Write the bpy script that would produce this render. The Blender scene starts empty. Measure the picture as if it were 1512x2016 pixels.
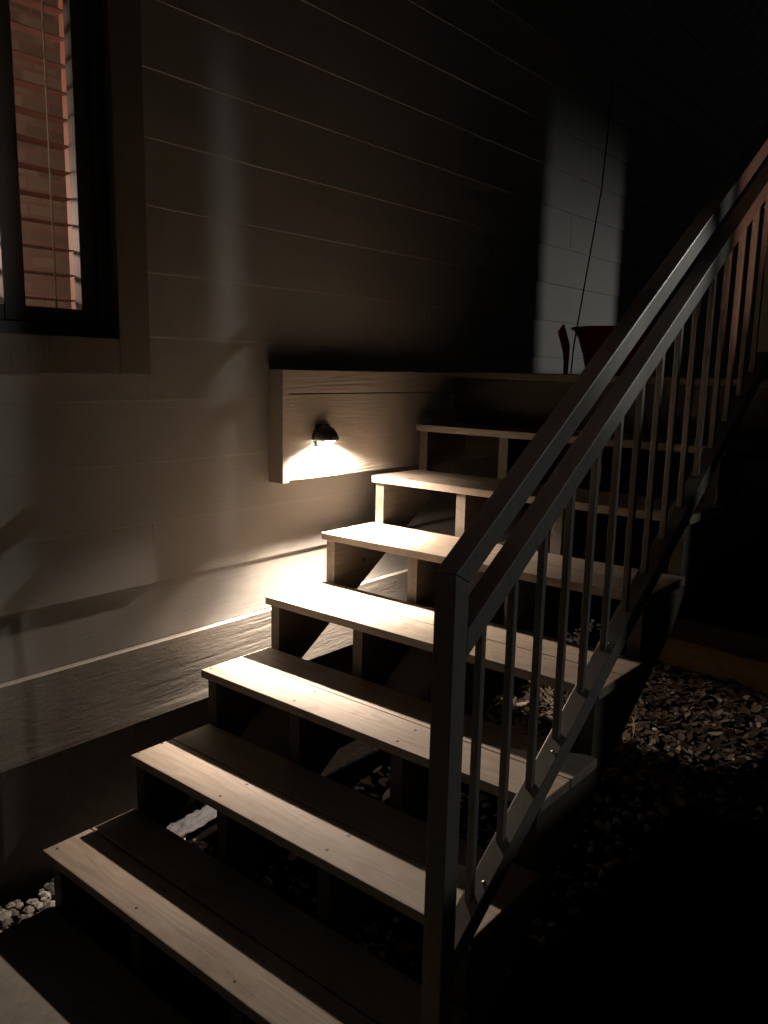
import bpy, bmesh, math, random
from mathutils import Vector, Matrix, noise
random.seed(7)
S = bpy.context.scene
# ------------------------------------------------------------------ camera
CL = Vector((1.95592, -0.97092, 1.29564))
YAW, PIT, ROL = 0.686651, 0.174888, 0.0217474
f_ = Vector((-math.sin(YAW)*math.cos(PIT), math.cos(YAW)*math.cos(PIT), -math.sin(PIT)))
r_ = Vector((math.cos(YAW), math.sin(YAW), 0)); u_ = r_.cross(f_)
r2 = r_*math.cos(ROL)+u_*math.sin(ROL); u2 = -r_*math.sin(ROL)+u_*math.cos(ROL)
cd = bpy.data.cameras.new("camera"); cam = bpy.data.objects.new("camera", cd)
S.collection.objects.link(cam); S.camera = cam
M = Matrix.Identity(4)
for i in range(3):
    M[i][0] = r2[i]; M[i][1] = u2[i]; M[i][2] = -f_[i]; M[i][3] = CL[i]
cam.matrix_world = M
cd.sensor_fit = 'VERTICAL'; cd.sensor_height = 36.0; cd.sensor_width = 27.0
cd.lens = 1600.996/2016*36; cd.clip_start = .02; cd.clip_end = 200
# ------------------------------------------------------------------ world: a night sky
w = bpy.data.worlds.new("World"); S.world = w; w.use_nodes = True
nt = w.node_tree; bg = nt.nodes['Background']
sky = nt.nodes.new('ShaderNodeTexSky'); sky.sky_type = 'NISHITA'; sky.sun_disc = False
sky.sun_elevation = math.radians(3); sky.sun_rotation = math.radians(200)
nt.links.new(sky.outputs[0], bg.inputs[0]); bg.inputs[1].default_value = 0.0045
# ------------------------------------------------------------------ lamps
def aim(o, p):
    o.rotation_euler = (Vector(p)-o.location).to_track_quat('-Z', 'Y').to_euler()
def lamp(name, kind, loc, power, color, target=None, **kw):
    d = bpy.data.lights.new(name, kind); d.energy = power; d.color = color
    for k, v in kw.items(): setattr(d, k, v)
    o = bpy.data.objects.new(name, d); S.collection.objects.link(o); o.location = loc
    if target: aim(o, target)
    return o
BULB = (-0.008, 1.10, 1.034)
lamp('step_lamp_light', 'SPOT', BULB, 78, (1, .80, .64), target=(BULB[0], BULB[1], 0), spot_size=math.radians(156), spot_blend=.34, shadow_soft_size=.012)
lamp('step_lamp_core', 'SPOT', BULB, 530, (1, .80, .64), target=(BULB[0]+.15, BULB[1]+.00, 0), spot_size=math.radians(97), spot_blend=1.0, shadow_soft_size=.012)
# distant yard light on the far side of the stairs (throws the railing's shadow on the siding)
lamp('yard_light', 'SPOT', (4.5, 3.0, 2.79), 80, (.97, 1, .94), target=(.4, .30, .62), spot_size=math.radians(42), spot_blend=.85, shadow_soft_size=.025)
# yard lamp beyond the deck; added blockers cut its beam into the pale wall patch
lamp('side_yard_light', 'SPOT', (4.0, 7.5, 2.3), 215, (1, .98, .91), target=(-.1, 3.1, .62), spot_size=math.radians(39), spot_blend=1.0, shadow_soft_size=.014)
# narrow unseen spot added to brighten one stretch of the handrail
lamp('handrail_spot', 'SPOT', (2.85, 3.02, 2.82), 215, (1, .98, .91), target=(1.2, 1.0, 1.46), spot_size=math.radians(9.5), spot_blend=.9, shadow_soft_size=.01)
# lamps inside the room behind the window
lamp('room_lamp_light', 'POINT', (-1.15, -.55, 1.80), 40, (1, .70, .56), shadow_soft_size=.08)
# unseen warm spot added low beside the stairs to tint the upper rail
lamp('warm_rail_spot', 'SPOT', (1.75, 1.28, -.10), 230, (1, .50, .34), target=(1.2, 1.70, 1.95), spot_size=math.radians(14), spot_blend=.8, shadow_soft_size=.01)
S.view_settings.view_transform = 'Standard'; S.view_settings.look = 'None'
S.view_settings.exposure = 0; S.view_settings.gamma = 1
S.cycles.use_denoising = True
S.cycles.max_bounces = 8; S.cycles.diffuse_bounces = 4
S.cycles.sample_clamp_indirect = 4

# ------------------------------------------------------------------ helpers
C = S.collection
class MB:
    def __init__(s): s.bm = bmesh.new()
    def box(s, x0, x1, y0, y1, z0, z1, bev=0, mat=None):
        b = bmesh.new(); r = bmesh.ops.create_cube(b, size=1)
        for v in b.verts:
            v.co = Vector(((x0+x1)/2+v.co.x*(x1-x0), (y0+y1)/2+v.co.y*(y1-y0), (z0+z1)/2+v.co.z*(z1-z0)))
        if bev: bmesh.ops.bevel(b, geom=b.edges[:], offset=bev, segments=2, affect='EDGES', profile=.6)
        if mat: bmesh.ops.transform(b, matrix=mat, verts=b.verts)
        s.add(b); return s
    def add(s, b):
        me = bpy.data.meshes.new('t'); b.to_mesh(me); b.free(); s.bm.from_mesh(me); bpy.data.meshes.remove(me)
    def prism(s, pts, axis, a, c, bev=0):
        """polygon pts (2D) extruded along axis from a to c; axis 'x': pts=(y,z); 'y': pts=(x,z); 'z': pts=(x,y)"""
        b = bmesh.new()
        def P(p, t):
            return {'x': (t, p[0], p[1]), 'y': (p[0], t, p[1]), 'z': (p[0], p[1], t)}[axis]
        lo = [b.verts.new(P(p, a)) for p in pts]; hi = [b.verts.new(P(p, c)) for p in pts]
        b.faces.new(lo); b.faces.new(hi[::-1]); n = len(pts)
        for i in range(n): b.faces.new((lo[i], hi[i], hi[(i+1) % n], lo[(i+1) % n]))
        bmesh.ops.recalc_face_normals(b, faces=b.faces)
        if bev: bmesh.ops.bevel(b, geom=b.edges[:], offset=bev, segments=2, affect='EDGES', profile=.6)
        s.add(b); return s
    def tube(s, pts, rad, n=8, cap=True):
        b = bmesh.new(); pts = [Vector(p) for p in pts]; rings = []
        for i, p in enumerate(pts):
            t = (pts[min(i+1, len(pts)-1)]-pts[max(i-1, 0)]).normalized()
            up = Vector((0, 0, 1)) if abs(t.z) < .9 else Vector((1, 0, 0))
            a = t.cross(up).normalized(); c = t.cross(a); r = rad[i] if isinstance(rad, (list, tuple)) else rad
            rings.append([b.verts.new(p+(a*math.cos(2*math.pi*k/n)+c*math.sin(2*math.pi*k/n))*r) for k in range(n)])
        for i in range(len(rings)-1):
            for k in range(n): b.faces.new((rings[i][k], rings[i][(k+1) % n], rings[i+1][(k+1) % n], rings[i+1][k]))
        if cap: b.faces.new(rings[0][::-1]); b.faces.new(rings[-1])
        bmesh.ops.recalc_face_normals(b, faces=b.faces)
        for f in b.faces: f.smooth = True
        s.add(b); return s
    def lathe(s, prof, center, n=32, sx=1, sy=1, smooth=True):
        b = bmesh.new(); rings = []
        for r, z in prof:
            rings.append([b.verts.new((center[0]+sx*r*math.cos(2*math.pi*k/n), center[1]+sy*r*math.sin(2*math.pi*k/n), center[2]+z)) for k in range(n)])
        for i in range(len(rings)-1):
            for k in range(n):
                f = b.faces.new((rings[i][k], rings[i][(k+1) % n], rings[i+1][(k+1) % n], rings[i+1][k])); f.smooth = smooth
        s.add(b); return s
    def build(s, name, mat, parent=None):
        me = bpy.data.meshes.new(name); s.bm.normal_update(); s.bm.to_mesh(me); s.bm.free()
        if parent:
            me.transform(Matrix.Translation(-ROOT[parent.name]))
        me.materials.append(mat)
        o = bpy.data.objects.new(name, me); C.objects.link(o)
        if parent:
            o.parent = parent; ROOT[o.name] = ROOT[parent.name]
        return o
ROOT = {}
def thing(name, label, cat, loc=(0, 0, 0), group=None):
    o = bpy.data.objects.new(name, None); C.objects.link(o); o.location = loc
    o.empty_display_size = .1
    o['label'] = label; o['category'] = cat
    if group: o['group'] = group
    ROOT[o.name] = Vector(loc); return o
def tag(o, label, cat, group=None):
    o['label'] = label; o['category'] = cat
    if group: o['group'] = group
    return o

# ------------------------------------------------------------------ materials
def mat(name):
    m = bpy.data.materials.new(name); m.use_nodes = True
    return m, m.node_tree.nodes, m.node_tree.links, m.node_tree.nodes['Principled BSDF']
def coords(N, L, scale, src='Object', rand=True):
    tc = N.new('ShaderNodeTexCoord'); mp = N.new('ShaderNodeMapping')
    L.new(tc.outputs[src], mp.inputs[0]); mp.inputs['Scale'].default_value = scale
    if rand:
        oi = N.new('ShaderNodeObjectInfo'); ml = N.new('ShaderNodeMath'); ml.operation = 'MULTIPLY'; ml.inputs[1].default_value = 37
        L.new(oi.outputs['Random'], ml.inputs[0]); cb = N.new('ShaderNodeCombineXYZ')
        for i in range(3): L.new(ml.outputs[0], cb.inputs[i])
        L.new(cb.outputs[0], mp.inputs['Location'])
    return mp.outputs[0]
def noise_n(N, L, vec, scale, detail=6, rough=.6, dist=0):
    n = N.new('ShaderNodeTexNoise'); n.inputs['Scale'].default_value = scale; n.inputs['Detail'].default_value = detail
    n.inputs['Roughness'].default_value = rough; n.inputs['Distortion'].default_value = dist; L.new(vec, n.inputs[0]); return n.outputs[0]
def ramp(N, L, fac, stops):
    r = N.new('ShaderNodeValToRGB'); L.new(fac, r.inputs[0]); e = r.color_ramp.elements
    while len(e) < len(stops): e.new(.5)
    for k, (p, c) in enumerate(stops): e[k].position = p; e[k].color = (*c, 1)
    return r.outputs[0]
def bump(N, L, h, bsdf, strength, dist, prev=None):
    b = N.new('ShaderNodeBump'); b.inputs['Strength'].default_value = strength; b.inputs['Distance'].default_value = dist
    L.new(h, b.inputs['Height'])
    if prev: L.new(prev, b.inputs['Normal'])
    L.new(b.outputs[0], bsdf.inputs['Normal']); return b.outputs[0]
def mixrgb(N, L, a, b, fac, mode='MULTIPLY'):
    m = N.new('ShaderNodeMix'); m.data_type = 'RGBA'; m.blend_type = mode
    m.inputs[0].default_value = fac; L.new(a, m.inputs[6]); L.new(b, m.inputs[7]); return m.outputs[2]

def board_wood(name, c0, c1, c2, axis='x', rough=.62, bs=.25, ringscale=9):
    """planed softwood: growth rings cut along the board, fine fibre, knots' specks"""
    m, N, L, B = mat(name)
    sc = {'x': (.55, 5, 5), 'y': (5, .55, 5), 'z': (5, 5, .55)}[axis]
    fs = {'x': (4, 160, 160), 'y': (160, 4, 160), 'z': (160, 160, 4)}[axis]
    v = coords(N, L, sc)
    n = noise_n(N, L, v, 1.3, 3, .5, .3)
    mm = N.new('ShaderNodeMath'); mm.operation = 'MULTIPLY'; mm.inputs[1].default_value = ringscale*6; L.new(n, mm.inputs[0])
    si = N.new('ShaderNodeMath'); si.operation = 'SINE'; L.new(mm.outputs[0], si.inputs[0])
    mr = N.new('ShaderNodeMapRange'); L.new(si.outputs[0], mr.inputs[0]); mr.inputs[1].default_value = -1
    fine = noise_n(N, L, coords(N, L, fs), 1, 4, .6)
    col = ramp(N, L, mr.outputs[0], [(0, c0), (.55, c1), (1, c2)])
    col2 = ramp(N, L, fine, [(.3, (.72, .70, .68)), (.7, (1, 1, 1))])
    col = mixrgb(N, L, col, col2, .7)
    big = noise_n(N, L, coords(N, L, (1, 1, 1)), 2.2, 3)
    col = mixrgb(N, L, col, ramp(N, L, big, [(.3, (.80, .78, .76)), (.7, (1, 1, 1))]), .8)
    oi_ = N.new('ShaderNodeObjectInfo'); col = mixrgb(N, L, col, ramp(N, L, oi_.outputs['Random'], [(0, (.80, .77, .73)), (.5, (.95, .95, .95)), (1, (1, .99, .96))]), 1)
    stn = noise_n(N, L, coords(N, L, (1, 1, 1)), 7, 6, .75)
    col = mixrgb(N, L, col, ramp(N, L, stn, [(.34, (.62, .58, .54)), (.46, (1, 1, 1))]), .6)
    sp = N.new('ShaderNodeTexVoronoi'); sp.inputs['Scale'].default_value = 5.5; L.new(coords(N, L, {'x': (.6, 1, 1), 'y': (1, .6, 1), 'z': (1, 1, .6)}[axis]), sp.inputs[0])
    col = mixrgb(N, L, col, ramp(N, L, sp.outputs['Distance'], [(.035, (.25, .18, .12)), (.06, (1, 1, 1))]), 1)
    L.new(col, B.inputs['Base Color']); B.inputs['Roughness'].default_value = rough
    b1 = bump(N, L, fine, B, bs, .0012); bump(N, L, mr.outputs[0], B, bs*.6, .0008, b1)
    return m
TREAD = board_wood('cedar_tread_wood', (.35, .295, .24), (.39, .335, .28), (.32, .265, .215), 'x')
STRING = board_wood('stringer_lumber', (.115, .10, .08), (.14, .12, .097), (.10, .085, .068), 'y', .75, .5)
SHADEW = board_wood('shaded_rim_wood', (.045, .036, .027), (.055, .044, .033), (.038, .03, .022), 'x', .8, .4)  # stringer lumber darkened so the rim joist carries shade in its colour
DECKW = board_wood('deck_board_wood', (.14, .105, .075), (.17, .125, .09), (.12, .09, .065), 'x')
TIMB = board_wood('timber_wood', (.46, .30, .13), (.52, .35, .16), (.38, .25, .11), 'x', .85, .6)

def rough_sawn(name, color, axis='y', bs=1.0, swirl=.6, paint=.6, st=.07, ns=6.5, mult=95, dist=.7, fsc=None):
    """painted rough-sawn / embossed siding: long raised grain running with the board"""
    m, N, L, B = mat(name)
    sc = {'y': (1, st, 1), 'x': (st, 1, 1), 'z': (1, 1, st)}[axis]
    v = coords(N, L, sc, rand=False)
    n = noise_n(N, L, v, ns, 4, .55, dist)
    mm = N.new('ShaderNodeMath'); mm.operation = 'MULTIPLY'; mm.inputs[1].default_value = mult; L.new(n, mm.inputs[0])
    si = N.new('ShaderNodeMath'); si.operation = 'SINE'; L.new(mm.outputs[0], si.inputs[0])
    fsc = fsc or {'y': (150, 9, 150), 'x': (9, 150, 150), 'z': (150, 150, 9)}[axis]
    fine = noise_n(N, L, coords(N, L, fsc, rand=False), 1, 5, .7)
    grit = noise_n(N, L, coords(N, L, (1, 1, 1), rand=False), 240, 3, .6)
    dirt = noise_n(N, L, coords(N, L, (1, .5, 1), rand=False), 3.2, 5, .6)
    base = N.new('ShaderNodeRGB'); base.outputs[0].default_value = (*color, 1)
    col = mixrgb(N, L, base.outputs[0], ramp(N, L, dirt, [(.3, (.84, .83, .82)), (.65, (1, 1, 1))]), .8)
    col = mixrgb(N, L, col, ramp(N, L, fine, [(.25, (.86, .86, .86)), (.6, (1, 1, 1))]), .7)
    L.new(col, B.inputs['Base Color']); B.inputs['Roughness'].default_value = paint
    pm = noise_n(N, L, coords(N, L, (1, .5, 1), rand=False), 4.5, 2, .5)
    pr_ = N.new('ShaderNodeMapRange'); L.new(pm, pr_.inputs[0]); pr_.inputs[1].default_value = .42; pr_.inputs[2].default_value = .62; pr_.inputs[3].default_value = .15
    sm = N.new('ShaderNodeMath'); sm.operation = 'MULTIPLY'; L.new(si.outputs[0], sm.inputs[0]); L.new(pr_.outputs[0], sm.inputs[1])
    b1 = bump(N, L, sm.outputs[0], B, bs*swirl, .0016)
    b2 = bump(N, L, fine, B, bs*.8, .0018, b1)
    bump(N, L, grit, B, bs*.35, .0008, b2)
    return m
WALLC = (.355, .348, .328)
SIDING = rough_sawn('painted_lap_siding', WALLC, 'y', .42, .08)
PANEL = rough_sawn('painted_skirt_board', (.60, .54, .47), 'y', .7, .40)
BASEB = rough_sawn('painted_water_table_board', (.29, .27, .24), 'y', .9, .55, .6, .055, 10, 17, .45, (110, 22, 110))
TRIM = rough_sawn('dark_window_trim', (.13, .112, .092), 'z', .5, .3)
SASH = rough_sawn('window_sash_paint', (.10, .095, .09), 'z', .2, .1, .45)

def simple(name, color, rough=.5, metal=0, nscale=None, namp=.15, bs=0, bd=.001, nsc=(1, 1, 1)):
    m, N, L, B = mat(name); B.inputs['Base Color'].default_value = (*color, 1)
    B.inputs['Roughness'].default_value = rough; B.inputs['Metallic'].default_value = metal
    if nscale:
        n = noise_n(N, L, coords(N, L, nsc), nscale, 5, .6)
        base = N.new('ShaderNodeRGB'); base.outputs[0].default_value = (*color, 1)
        lo = 1-2*namp
        L.new(mixrgb(N, L, base.outputs[0], ramp(N, L, n, [(.3, (lo, lo, lo)), (.7, (1, 1, 1))]), 1), B.inputs['Base Color'])
        if bs: bump(N, L, n, B, bs, bd)
    return m
METAL = simple('painted_rail_metal', (.205, .192, .175), .42, 0, 60, .12, .12, .0006)
HOOD = simple('black_lamp_metal', (.05, .052, .06), .45, 0, 80, .1)
CONC = simple('concrete', (.22, .20, .17), .9, 0, 45, .14, .5, .002)
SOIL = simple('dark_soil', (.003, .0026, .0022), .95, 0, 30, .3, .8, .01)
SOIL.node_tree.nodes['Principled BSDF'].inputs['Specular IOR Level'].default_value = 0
REDP = simple('red_plastic', (.65, .015, .03), .4, 0, 20, .1)
BLACKR = simple('black_rubber', (.02, .02, .02), .7, 0, 20, .1)
BLOCKW = rough_sawn('grey_blocker_board', (.14, .12, .10), 'z', .6, .4, .8)  # boards of the added light blockers
SLAT = simple('red_brown_blind_slat', (.42, .20, .16), .5, 0, 25, .2, nsc=(1, .1, 1))
JAMB = simple('varnished_pine_jamb', (.52, .25, .17), .5, 0, 22, .15, nsc=(1, 1, .1))
def brickm():
    m, N, L, B = mat('tan_brick_room_wall')
    tc = N.new('ShaderNodeTexCoord'); mp = N.new('ShaderNodeMapping'); L.new(tc.outputs['Object'], mp.inputs[0]); mp.inputs['Rotation'].default_value = (math.pi/2, 0, 0)
    sx = N.new('ShaderNodeSeparateXYZ'); L.new(tc.outputs['Object'], sx.inputs[0])
    ad = N.new('ShaderNodeMath'); ad.operation = 'ADD'; L.new(sx.outputs[0], ad.inputs[0]); L.new(sx.outputs[1], ad.inputs[1])
    cb = N.new('ShaderNodeCombineXYZ'); L.new(ad.outputs[0], cb.inputs[0]); L.new(sx.outputs[2], cb.inputs[1])
    bt = N.new('ShaderNodeTexBrick'); L.new(cb.outputs[0], bt.inputs[0]); bt.inputs['Scale'].default_value = 4.6
    bt.inputs['Color1'].default_value = (.46, .39, .31, 1); bt.inputs['Color2'].default_value = (.27, .21, .17, 1); bt.inputs['Mortar'].default_value = (.42, .26, .22, 1)
    bt.inputs['Mortar Size'].default_value = .035; L.new(bt.outputs[0], B.inputs['Base Color']); B.inputs['Roughness'].default_value = .9
    return m
ROOMW = brickm()
CORD = simple('tan_cord', (.42, .34, .26), .8)
ROOMF = simple('room_floor', (.16, .10, .06), .7, 0, 10, .2)
def glassm():
    m, N, L, B = mat('window_glass'); B.inputs['Roughness'].default_value = .02
    B.inputs['IOR'].default_value = 1.45; B.inputs['Transmission Weight'].default_value = 1
    B.inputs['Base Color'].default_value = (.92, .95, .95, 1)
    # let light through a thin pane cheaply: straight-through glass with a mirror film
    tr = N.new('ShaderNodeBsdfTransparent'); tr.inputs[0].default_value = (.86, .88, .88, 1)
    gl = N.new('ShaderNodeBsdfGlossy'); gl.inputs['Roughness'].default_value = .02
    fr = N.new('ShaderNodeFresnel'); fr.inputs[0].default_value = 1.45
    mx = N.new('ShaderNodeMixShader'); L.new(fr.outputs[0], mx.inputs[0]); L.new(tr.outputs[0], mx.inputs[1]); L.new(gl.outputs[0], mx.inputs[2])
    L.new(mx.outputs[0], N['Material Output'].inputs[0]); return m
GLASS = glassm()
def emis(name, c, s):
    m, N, L, B = mat(name); B.inputs['Emission Color'].default_value = (*c, 1); B.inputs['Emission Strength'].default_value = s
    B.inputs['Base Color'].default_value = (*c, 1); return m
BULBM = emis('lit_bulb', (1, .84, .62), 60)
def stone_mat():
    m, N, L, B = mat('gravel_stone'); g = N.new('ShaderNodeNewGeometry')
    col = ramp(N, L, g.outputs['Random Per Island'], [(0, (.05, .043, .038)), (.4, (.12, .105, .09)), (.8, (.22, .20, .18)), (1, (.38, .36, .33))])
    n = noise_n(N, L, coords(N, L, (1, 1, 1), rand=False), 120, 4)
    L.new(mixrgb(N, L, col, ramp(N, L, n, [(.3, (.7, .7, .7)), (.7, (1, 1, 1))]), 1), B.inputs['Base Color'])
    B.inputs['Roughness'].default_value = .85; bump(N, L, n, B, .5, .002); return m
def leaf_mat():
    m, N, L, B = mat('dead_leaf'); g = N.new('ShaderNodeNewGeometry')
    col = ramp(N, L, g.outputs['Random Per Island'], [(0, (.018, .011, .007)), (.45, (.05, .03, .02)), (.8, (.085, .06, .042)), (.96, (.20, .165, .13)), (1, (.22, .14, .02))])
    L.new(col, B.inputs['Base Color']); B.inputs['Roughness'].default_value = .7; return m
nn = REDP.node_tree.nodes; ll = REDP.node_tree.links; tb = nn.new('ShaderNodeBsdfTranslucent'); tb.inputs[0].default_value = (.85, .01, .04, 1)
mxs = nn.new('ShaderNodeMixShader'); mxs.inputs[0].default_value = .6; ll.new(nn['Principled BSDF'].outputs[0], mxs.inputs[1]); ll.new(tb.outputs[0], mxs.inputs[2]); ll.new(mxs.outputs[0], nn['Material Output'].inputs[0])
STONE = stone_mat(); LEAF = leaf_mat()
TWIG = simple('dry_twig', (.26, .20, .15), .8, 0, 60, .2)

# ------------------------------------------------------------------ geometry constants (metres; house wall is the plane x = -0.1)
RISE, RUN, NT, W = .18, .26759, 7, 1.187
WX = -.10; GZ = -.205
DZ = 1.287                                           # deck surface
# ------------------------------------------------------------------ ground
bm = bmesh.new(); n = 60
xs = [-.12+i*3.6/60 for i in range(61)]; ys = [-2+i*7/110 for i in range(111)]
gv = [[bm.verts.new((x, y, GZ-.012+.02*noise.noise(Vector((x*2.3, y*2.3, 0)))+.006*noise.noise(Vector((x*14, y*14, 3))))) for y in ys] for x in xs]
for i in range(60):
    for j in range(110): bm.faces.new((gv[i][j], gv[i+1][j], gv[i+1][j+1], gv[i][j+1]))
q = [(-60, -60), (60, -60), (60, 60), (-60, 60)]
bm.faces.new([bm.verts.new((a, b, GZ-.045)) for a, b in q])
for f in bm.faces: f.smooth = True
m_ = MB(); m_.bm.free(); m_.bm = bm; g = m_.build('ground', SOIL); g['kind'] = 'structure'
# landing pad the stairs start from
p = MB().box(.012, 1.9, -1.3, .01, -.30, -.163, .006).build('landing_pad', CONC); p['kind'] = 'structure'

# gravel
PH = []
def ico(b, c, r, sq):
    rr = bmesh.ops.create_icosphere(b, subdivisions=1, radius=1)
    a = random.random()*6.28; s = (r*random.uniform(.8, 1.4), r*random.uniform(.7, 1.1), r*sq)
    for v in rr['verts']:
        k = 1+random.uniform(-.16, .16); x, y, z = v.co.x*s[0]*k, v.co.y*s[1]*k, v.co.z*s[2]*k
        v.co = Vector((c[0]+x*math.cos(a)-y*math.sin(a), c[1]+x*math.sin(a)+y*math.cos(a), c[2]+z))
bm = bmesh.new()
for k in range(3000):
    if k < 700: x, y = random.uniform(-.115, .10), random.uniform(-.5, .50)
    elif k < 2300: x, y = random.uniform(-.1, 1.5), random.uniform(1.8, 3.6)
    else: x, y = random.uniform(.15, 1.10), random.uniform(.1, 2.0)
    if x < .14 and .70 < y < 1.8: continue
    ico(bm, (x, y, GZ+random.uniform(-.006, .006)+(.018 if y < .12 and x < .02 else 0)), random.choice((.007, .009, .012, .016, .02)), random.uniform(.45, .8))
m_ = MB(); m_.bm.free(); m_.bm = bm; g = m_.build('gravel', STONE); g['kind'] = 'stuff'
tag(g, 'mixed grey gravel lying along the wall and under the stairs', 'gravel')
bm = bmesh.new()
for k in range(4600):
    if k < 4400: x, y = random.uniform(.1, 1.6), random.uniform(1.75, 3.05)
    else: x, y = random.uniform(.15, 1.10), random.uniform(.1, 1.8)
    if x < .14 and .70 < y < 1.8: continue
    a = random.random()*6.28; l = random.choice((.008, .011, .014, .018, .024, .032)); wd = l*random.uniform(.35, .65); z = GZ+random.uniform(.004, .03)
    tx, ty, cu = random.uniform(-.45, .45), random.uniform(-.45, .45), random.uniform(.1, .5)
    rows = []
    for i in range(4):
        t = i/3*2-1; hw = wd*(1-t*t*.85)
        rows.append([bm.verts.new((x+(t*l)*math.cos(a)-(s*hw)*math.sin(a), y+(t*l)*math.sin(a)+(s*hw)*math.cos(a), z+t*l*tx+s*hw*ty+cu*(t*t*l*.5+s*s*hw*.6))) for s in (-1, 0, 1)])
    for i in range(3):
        for j in range(2): bm.faces.new((rows[i][j], rows[i+1][j], rows[i+1][j+1], rows[i][j+1])).smooth = True
m_ = MB(); m_.bm.free(); m_.bm = bm; g = m_.build('leaf_litter', LEAF); g['kind'] = 'stuff'
tag(g, 'brown dead leaves and bark scattered on the ground beside the stairs', 'leaves')

# ------------------------------------------------------------------ house
house = thing('house', 'house wall of beige lap siding with a lit window', 'house', (WX, 2, GZ))
LAPS = [.46+.1818*k for k in range(0, 26)]
WY0, WY1, WZ0, WZ1 = -1.05, .34, 1.36, 2.85           # window opening
CY1, CZ0 = .436, 1.264                                # outer edge of the casing
sd = MB()
for k, z in enumerate(LAPS):
    z1 = z+.1818
    spans = [(-3, 7.5)]
    if k == 1: spans = [(-3, .4400), (.4430, 7.5)]
    elif k == 5: spans = [(-3, 1.8), (1.803, 7.5)]
    elif k == 8: spans = [(-3, 3.0), (3.003, 7.5)]
    elif k == 0: spans = [(-3, 2.2), (2.203, 7.5)]
    out = []
    for a, b in spans:
        if z1 > CZ0+.001 and z < WZ1+.09:
            if a < -1.146: out.append((a, -1.146, 1))
            if b > CY1: out.append((max(a, CY1+.001), b, 1))
            if z < CZ0 and z1 > CZ0: out.append((-1.146, CY1, 2))
        else: out.append((a, b, 0))
    for a, b, fl in out:
        pr = .0045 if k > 4 else .0070
        if k == 1 and b < .45: pr = .0150
        if k == 1 and b > .45: pr = .0045
        top = z1+.012 if fl != 2 else CZ0+.003
        fr = (top-z)/(z1-z)
        xb = WX+pr; xt = WX+.0005
        xt2 = xb+(xt-xb)*min(fr, 1) if fl == 2 else xt-.0006
        n = max(1, int((b-a)/.25))
        # slight waviness along the board
        b_ = bmesh.new(); rows = []
        for i in range(n+1):
            y = a+(b-a)*i/n; dx = .0011*noise.noise(Vector((y*1.7, k*3.1, 1)))
            prof = [(WX-.02, z-.001), (xb+dx, z), (xb+dx+.0004, z+.003), (xt2+dx, top), (WX-.02, top)]
            rows.append([b_.verts.new((px, y, pz)) for px, pz in prof])
        for i in range(n):
            for j in range(5): b_.faces.new((rows[i][j], rows[i+1][j], rows[i+1][(j+1) % 5], rows[i][(j+1) % 5]))
        b_.faces.new(rows[0]); b_.faces.new(rows[-1][::-1]); bmesh.ops.recalc_face_normals(b_, faces=b_.faces)
        sd.add(b_)
sd.build('siding', SIDING, house)
# sheathing behind the siding (with the window hole)
sh = MB()
sh.box(-.22, WX-.0195, -3, WY0-.002, .2, 5.15); sh.box(-.22, WX-.0195, WY1+.002, 7.5, .2, 5.15)
sh.box(-.22, WX-.0195, WY0-.002, WY1+.002, .2, WZ0-.002); sh.box(-.22, WX-.0195, WY0-.002, WY1+.002, WZ1+.002, 5.15)
sh.build('wall_core', simple('wall_core_material', (.2, .19, .17), .9, 0, 10, .1), house)
bb = MB().prism([(WX-.018, .222), (WX+.024, .222), (WX+.024, .455), (WX+.020, .459), (WX-.018, .4598)], 'y', -3, 7.5).build('water_table_board', BASEB, house)
MB().box(-.32, WX-.075, -3, 7.5, -.5, .1985).build('foundation', CONC, house)
# the boxed-out skirt board that carries the step light
MB().box(WX-.0, -.0305, .940, 4.2, 1.2065, 1.284, .002).build('skirt_board', PANEL, house)
MB().box(WX-.0, -.031, .9405, 4.2, .911, 1.203, .002).build('skirt_board', PANEL, house)
MB().box(WX-.0, -.028, .908, .9385, .905, 1.2855, .002).build('corner_trim', PANEL, house)
# window
win = MB().box(WX-.018, WX+.022, WY1-.002, CY1, CZ0, WZ1+.095, .002).box(WX-.018, WX+.0215, WY0-.096, WY0+.002, CZ0, WZ1+.095, .002)\
    .box(WX-.018, WX+.0225, WY0+.003, WY1-.003, CZ0-.0005, WZ0+.002, .002).box(WX-.018, WX+.0225, WY0+.003, WY1-.003, WZ1-.002, WZ1+.094, .002).build('window', TRIM, house)
win['label'] = 'window in dark trim with lit blinds behind'
sx0, sx1 = -.165, -.122
s_ = MB().box(sx0-.002, sx1+.006, WY1-.034, WY1-.002, WZ0+.001, WZ1, .002).box(sx0-.002, sx1+.006, WY0, WY0+.034, WZ0+.001, WZ1, .002)\
    .box(sx0, sx1+.0055, WY0+.035, WY1-.035, WZ0+.0015, WZ0+.034, .002).box(sx0, sx1+.0055, WY0+.035, WY1-.035, WZ1-.034, WZ1-.001, .002)
s_.build('window_frame', SASH, win)
MYC = .072                                            # meeting stile of the two sashes
s2 = MB().box(sx0+.004, sx1-.006, WY1-.082, WY1-.036, WZ0+.036, WZ1-.036, .002).box(sx0+.005, sx1-.005, MYC-.028, MYC+.028, WZ0+.037, WZ1-.037, .002)\
    .box(sx0+.0045, sx1-.0065, MYC+.029, WY1-.083, WZ0+.0365, WZ0+.075, .002).box(sx0+.0045, sx1-.0065, WY0+.036, MYC-.029, WZ0+.0365, WZ0+.075, .002)
s2.build('sash', SASH, win)
MB().box(-.147, -.143, MYC+.027, WY1-.081, WZ0+.073, WZ1-.036).build('pane', GLASS, win)
MB().box(-.1475, -.1435, WY0+.03, MYC-.027, WZ0+.073, WZ1-.036).build('pane', GLASS, win)
JY = WY1-.060
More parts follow.
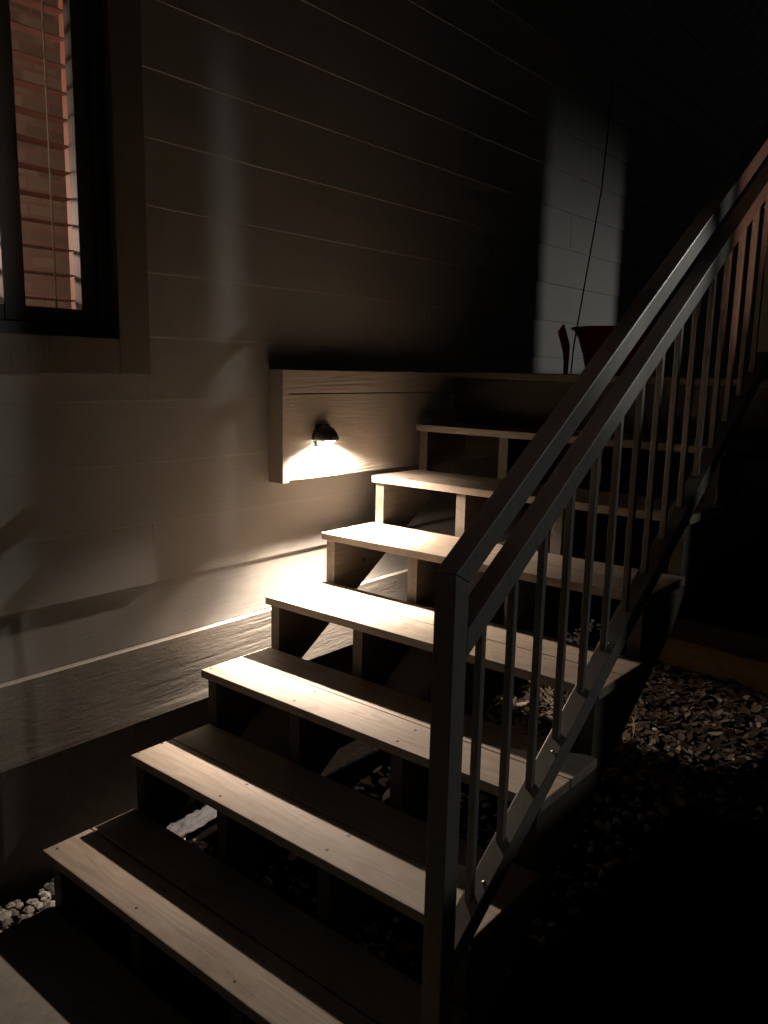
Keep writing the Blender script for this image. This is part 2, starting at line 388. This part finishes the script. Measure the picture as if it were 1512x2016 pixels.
MB().box(-.222, sx0-.003, JY, WY1-.001, WZ0-.02, WZ1, .001).box(-.222, sx0-.003, WY0-.02, JY-.001, WZ0-.02, WZ0+.055, .001).build('jamb', JAMB, win)
# blinds
bl = MB(); zz = WZ0+.10
while zz < WZ1-.05:
    tl = .0
    Mx = Matrix.Translation((-.193, (WY0+JY)/2, zz)) @ Matrix.Rotation(tl+random.uniform(-.05, .05), 4, 'Y')
    bl.box(-.024, .024, -(JY-WY0)/2+.02, (JY-WY0)/2-.012, -.0014, .0014, 0, Mx); zz += .0665
bl.box(-.220, -.168, WY0+.01, JY-.010, WZ0+.058, WZ0+.072, .002)
bl_o = bl.build('blind', SLAT, win)
MB().tube([(-.1665, JY-.075, WZ0+.06), (-.1665, JY-.075, WZ1)], .003, 6).tube([(-.1665, -.25, WZ0+.06), (-.1665, -.25, WZ1)], .003, 6).build('cord', CORD, win)
# the room behind the window: a closed shell
rm = MB().box(-1.62, -1.6, -2, 1.6, .6, 3.2).box(-1.6, -.2225, 1.6, 1.62, .6, 3.2).box(-1.6, -.2225, -2.02, -2, .6, 3.2).box(-1.6, -.2225, -2, 1.6, 3.2, 3.22)
rm.build('room_wall', ROOMW, house)
MB().box(-1.6, -.2225, -2, 1.6, .58, .6).build('room_floor', ROOMF, house)

# ------------------------------------------------------------------ deck
deck = thing('wooden_deck', 'wooden deck at the top of the stairs', 'deck', (.6, 3, GZ))
y = 7*RUN+.0
k = 0
while y < 4.3:
    MB().box(-.028, 2.6, y, y+.138, DZ-.026, DZ+.0006*(k % 2), .0025).build('deck_board', DECKW, deck); y += .143; k += 1
MB().box(-.025, 2.57, 7*RUN+.028, 7*RUN+.066, DZ-.265, DZ-.0275, .002).build('rim_joist', SHADEW, deck)
for yy in (2.6, 3.3, 4.1):
    MB().box(-.025, 2.57, yy, yy+.038, DZ-.265, DZ-.0275, .002).build('joist', STRING, deck)
for xx, yy in ((1.75, 1.95), (2.45, 3.9), (1.75, 3.9)):
    MB().box(xx, xx+.089, yy, yy+.089, GZ-.05, DZ-.266, .003).build('post', STRING, deck)

# ------------------------------------------------------------------ stairs
stairs = thing('wooden_stairs', 'open wooden stairs of seven treads lit white by the step light', 'stairs', (.6, 0, GZ))
TX0 = [-.002, .014, -.002, -.001, -.001, .000, -.001]
for i in range(NT):
    y0, z1 = i*RUN, i*RISE
    wx = W+random.uniform(-.003, .003)
    MB().box(TX0[i], wx, y0, y0+.1400, z1-.0255, z1, .0028).build('tread', TREAD, stairs)
    MB().box(TX0[i]+random.uniform(-.003, .001) if i else -.002, wx+random.uniform(-.003, .003), y0+.1445, y0+.2845 if i > 1 else y0+.2845, z1-.026, z1-.0006, .0028).build('tread', TREAD, stairs)
SCM = simple('dark_deck_screw', (.05, .045, .04), .5, .6)
sc0 = None
for i in range(NT):
    for xx in (.019, .387, .759, 1.147):
        for yy in (.030, .108):
            px, py, pz = xx+random.uniform(-.006, .006), i*RUN+yy+random.uniform(-.005, .005), i*RISE+.0002
            if sc0 is None:
                sc0 = MB().lathe([(.0002, .0006), (.0034, .0006), (.0042, .0001), (.0042, -.002)], (px, py, pz), 10).build('screw', SCM, stairs); q0 = Vector((px, py, pz))
            else:
                c = sc0.copy(); C.objects.link(c); c.parent = stairs; c.location = Vector((px, py, pz))-q0
def stringer(x0, x1):
    top = []
    for i in range(NT):
        y0 = i*RUN+.026; zt = i*RISE-.0262
        top += [(y0, zt-RISE if i else GZ-.03), (y0, zt)]
    yend = 7*RUN+.0275
    top.append((yend, 6*RISE-.0262)); 
    s = RISE/RUN
    zlow = lambda yy: s*yy-.0262-.335+.03
    top.append((yend, zlow(yend)))
    yb = (GZ-.03+.0262+.305)/s
    top.append((yb, GZ-.03))
    # drop duplicate corner points
    return MB().prism(top, 'x', x0, x1).build('stringer', STRING, stairs)
for a, b in ((.000, .038), (.368, .406), (.740, .778), (1.128, 1.166)): stringer(a, b)
# blocking under the first treads
# ------------------------------------------------------------------ railing
rail = thing('metal_railing', 'grey square-tube metal railing with thin balusters along the stairs', 'railing', (1.18, .18, GZ))
s = RISE/RUN; RX0, RX1 = 1.156, 1.200; VT = .053
PY0, PY1 = .148, .192
YE = 7*RUN+.06
SCREW = simple('rail_screw', (.30, .28, .24), .35, 1)
def sloped(name, h, ya, yb, thick=VT, x0=RX0, x1=RX1, mit=None, parent=rail):
    # h = height of the top face over the nosing line
    pts = [(ya, s*ya+h-thick), (yb, s*yb+h-thick), (yb, s*yb+h), (ya, s*ya+h)]
    if mit: pts[0] = (ya+mit, s*(ya+mit)+h-thick)
    return MB().prism(pts, 'x', x0, x1, .0028).build(name, METAL, parent)
HT, H2, HB = .852, .714, .076
MB().prism([(PY0, GZ+.045), (PY1, GZ+.045), (PY1, s*PY1+HT-VT), (PY0, s*PY0+HT)], 'x', RX0, RX1, .0028).build('post', METAL, rail)
sloped('handrail', HT, PY0+.0008, YE, mit=PY1-PY0)
sloped('middle_rail', H2, PY1+.0005, YE-.0005)
sloped('bottom_rail', HB, PY1+.0005, YE-.0005)
MB().box(RX0, RX1, YE, YE+.04, DZ-.1, s*YE+HT-.02, .0028).build('post', METAL, rail)
BW = .0155
yb = .2700
b0 = None; k = 0
while yb < YE-.03:
    def zt(yy, h): return s*yy+h
    xc = (RX0+RX1)/2-.004
    if b0 is None:
        b0 = MB().prism([(yb, zt(yb, HB)-.003), (yb+BW, zt(yb+BW, HB)-.003), (yb+BW, zt(yb+BW, H2-VT)+.003), (yb, zt(yb, H2-VT)+.003)], 'x', xc-BW/2, xc+BW/2, .0018).build('baluster', METAL, rail)
    else:
        c = b0.copy(); C.objects.link(c); c.parent = rail; c.location = (0, .1117*k, s*.1117*k)
    k += 1; yb += .1117
for k in range(5):
    yy = .31+k*.27
    MB().lathe([(.0001, .0025), (.004, .002), (.0055, 0)], (RX0+.03, yy, s*yy+HB), 10).build('screw', SCREW, rail)

# ------------------------------------------------------------------ step light on the skirt board
lx = -.0305
lit = thing('step_light', 'small black hooded step light glowing on the skirt board', 'light', (lx, 1.10, 1.04))
bmh = bmesh.new(); NR, NS = 9, 20; rows = []
R = .046; HB0 = 1.045
for i in range(NR+1):
    ph = i/NR*math.pi/2
    rr = [R*math.sin(ph)*1.0, R*math.cos(ph)*1.15]
    rows.append([(rr[0], rr[1])])
def hoodmesh(Rr, thick):
    b = bmesh.new(); prev = None; rings = []
    for i in range(NR+1):
        ph = (i+.02)/NR*math.pi/2
        r = Rr*math.sin(ph); z = Rr*1.15*math.cos(ph)
        rings.append([b.verts.new((lx+1.45*r*math.sin(t), 1.10+r*math.cos(t)*1.12, HB0+z)) for t in [math.pi*k/NS for k in range(NS+1)]])
    for i in range(NR):
        for k in range(NS): b.faces.new((rings[i][k], rings[i][k+1], rings[i+1][k+1], rings[i+1][k])).smooth = True
    return b
hm = MB(); hm.add(hoodmesh(R, 0)); hood = hm.build('hood', HOOD, lit)
so = hood.modifiers.new('t', 'SOLIDIFY'); so.thickness = .003; so.offset = -1
MB().box(lx-.001, lx+.006, 1.10-.034, 1.10+.034, 1.022, 1.098, .003).build('back_plate', HOOD, lit)
MB().lathe([(.0005, .018), (.012, .015), (.018, .007), (.018, -.001), (.012, -.006), (.0005, -.0075)], (BULB[0]+.016, BULB[1], BULB[2]+.0095), 24).build('bulb', BULBM, lit)
# wire loop hanging under the hood
pts = [(lx+.004+.040*math.sin(t), 1.10-.048+.050*(1-math.cos(t))*.5, 1.042-.040*math.sin(t*.8)) for t in [i/14*math.pi*.95 for i in range(15)]]
MB().tube(pts, .0022, 8).build('wire_guard', HOOD, lit)

# ------------------------------------------------------------------ red tub, and a thin shape added for a shadow line on the siding
tub = thing('plastic_tub', 'red plastic tub standing on the deck behind the railing', 'tub', (.37, 2.62, DZ))
prof = [(r*1.12, z) for r, z in [(.0005, .016), (.135, .014), (.150, .03), (.165, .09), (.190, .16), (.213, .196), (.226, .200), (.228, .207), (.219, .209)]]
MB().lathe(prof, (.37, 2.62, DZ), 40, sx=.8).build('body', REDP, tub)
MB().lathe([(.135, .0), (.146, .0), (.146, .0118), (.135, .0118)], (.37, 2.62, DZ), 40, sx=.8).build('foot_ring', BLACKR, tub)
tl_ = thing('shadow_rod', 'thin dark rod added in place of a shadow line on the siding', 'shadow_shape', (.38, 2.16, DZ))
MB().tube([(.372, 2.165, DZ+.004), (.372, 2.178, DZ+.12), (.370, 2.215, DZ+.25), (.325, 2.44, DZ+.78), (.27, 2.60, DZ+1.25)], .0032, 8).build('rod', BLACKR, tl_)
MB().prism([(y_-.035, z_) for y_, z_ in [(2.175, DZ+.001), (2.20, DZ+.001), (2.205, DZ+.075), (2.205, DZ+.12), (2.165, DZ+.175), (2.145, DZ+.20), (2.105, DZ+.17), (2.16, DZ+.09), (2.17, DZ+.05)]], 'x', .350, .359, .002).build('flat_piece', REDP, tl_)

# ------------------------------------------------------------------ timber on the ground under the deck
tm = MB().box(-.5, .5, -.10, .10, 0, .15, .008)
tm.build('t_', TIMB)
tmo = bpy.data.objects['t_']; tmo.name = 'landscape_timber'; tmo.location = (1.05, 3.28, GZ-.005); tmo.rotation_euler = (0, 0, -.12)
tmo.scale = (1.25, 2.0, 1)
tag(tmo, 'brown landscape timber lying on the ground under the deck', 'timber')

# ------------------------------------------------------------------ dry twiggy plants
def plant(x, y, h, label, seed):
    rnd = random.Random(seed); mb = MB()
    def br(p, d, l, r, lev):
        pts = [p]; q = Vector(p); dd = Vector(d)
        for i in range(5):
            dd = (dd+Vector((rnd.uniform(-.3, .3), rnd.uniform(-.3, .3), rnd.uniform(-.15, .2)))).normalized(); q = q+dd*l/5; pts.append(tuple(q))
            if lev < 3 and rnd.random() < .75: br(tuple(q), (dd+Vector((rnd.uniform(-1, 1), rnd.uniform(-1, 1), rnd.uniform(-.1, .6)))).normalized(), l*rnd.uniform(.35, .6), r*.6, lev+1)
        mb.tube(pts, [r*(1-.12*i) for i in range(6)], 5)
    for k in range(3): br((x+rnd.uniform(-.03, .03), y+rnd.uniform(-.03, .03), GZ-.01), (rnd.uniform(-.5, .5), rnd.uniform(-.5, .5), 1), h, .0035, 0)
    tag(mb.build('dry_plant', TWIG), label, 'plant', 'dry plants under the stairs')
plant(.50, 2.05, .26, 'bare dry twiggy plant seen between the third and fourth balusters', 3)
plant(.78, 1.95, .20, 'smaller bare dry plant seen between the balusters near the right tread end', 5)

# ------------------------------------------------------------------ scrap of weed fabric on the gravel behind the first steps
bm = bmesh.new(); gx, gy = 12, 26
vs = [[bm.verts.new((-.112+.085*i/gx+.010*noise.noise(Vector((0, j*.3, 2))), .40+.30*j/gy+.02*noise.noise(Vector((i*.35, 0, 5))), GZ+.016+.022*abs(noise.noise(Vector((i*.33, j*.24, 1.3))))+.006*noise.noise(Vector((i*1.1, j*.8, 4))))) for j in range(gy+1)] for i in range(gx+1)]
for i in range(gx):
    for j in range(gy): bm.faces.new((vs[i][j], vs[i+1][j], vs[i+1][j+1], vs[i][j+1]))
for f in bm.faces: f.smooth = True
m_ = MB(); m_.bm.free(); m_.bm = bm
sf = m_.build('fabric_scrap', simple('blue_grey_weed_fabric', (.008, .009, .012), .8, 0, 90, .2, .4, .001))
sf.modifiers.new('t', 'SOLIDIFY').thickness = .0015
tag(sf, 'crumpled blue grey scrap of weed fabric lying on the ground behind the second step', 'fabric scrap')

# ------------------------------------------------------------------ unseen panels added beyond the frame to cut the yard lights into strips
def light_blocker(label, x, y0, y1, z1, xo=0):
    t = thing('board_blocker', label, 'light_blocker', (x, (y0+y1)/2, GZ))
    y = y0; 
    while y < y1-.001:
        b = min(y+.14, y1); MB().box(x-.009, x+.009, y, b, GZ-.03, z1+.01*math.sin(y*9)).build('board', BLOCKW, t); y = b
    for z in (.2, z1-.5): MB().box(x+.0095, x+.047, y0, y1, z, z+.089).build('rail', BLOCKW, t)
light_blocker('added low board blocker keeping the yard light off the ground', 3.0, .32, 2.28, 1.66)
light_blocker('added tall board blocker bounding the light strips on the siding', 3.0, 2.284, 6.325, 3.6)
light_blocker('added far board blocker bounding the pale wall patch', 3.0, 6.555, 9.0, 3.6)
light_blocker('added low board blocker keeping the beam from passing under the deck', 3.003, 6.325, 6.555, 2.045)
t = thing('blocker_post', 'added unseen upright that splits the yard light on the siding', 'post', (2.97, 2.1, GZ))
MB().box(2.96, 2.988, 2.03, 2.227, GZ-.03, 3.5, .004).build('shaft', BLOCKW, t)
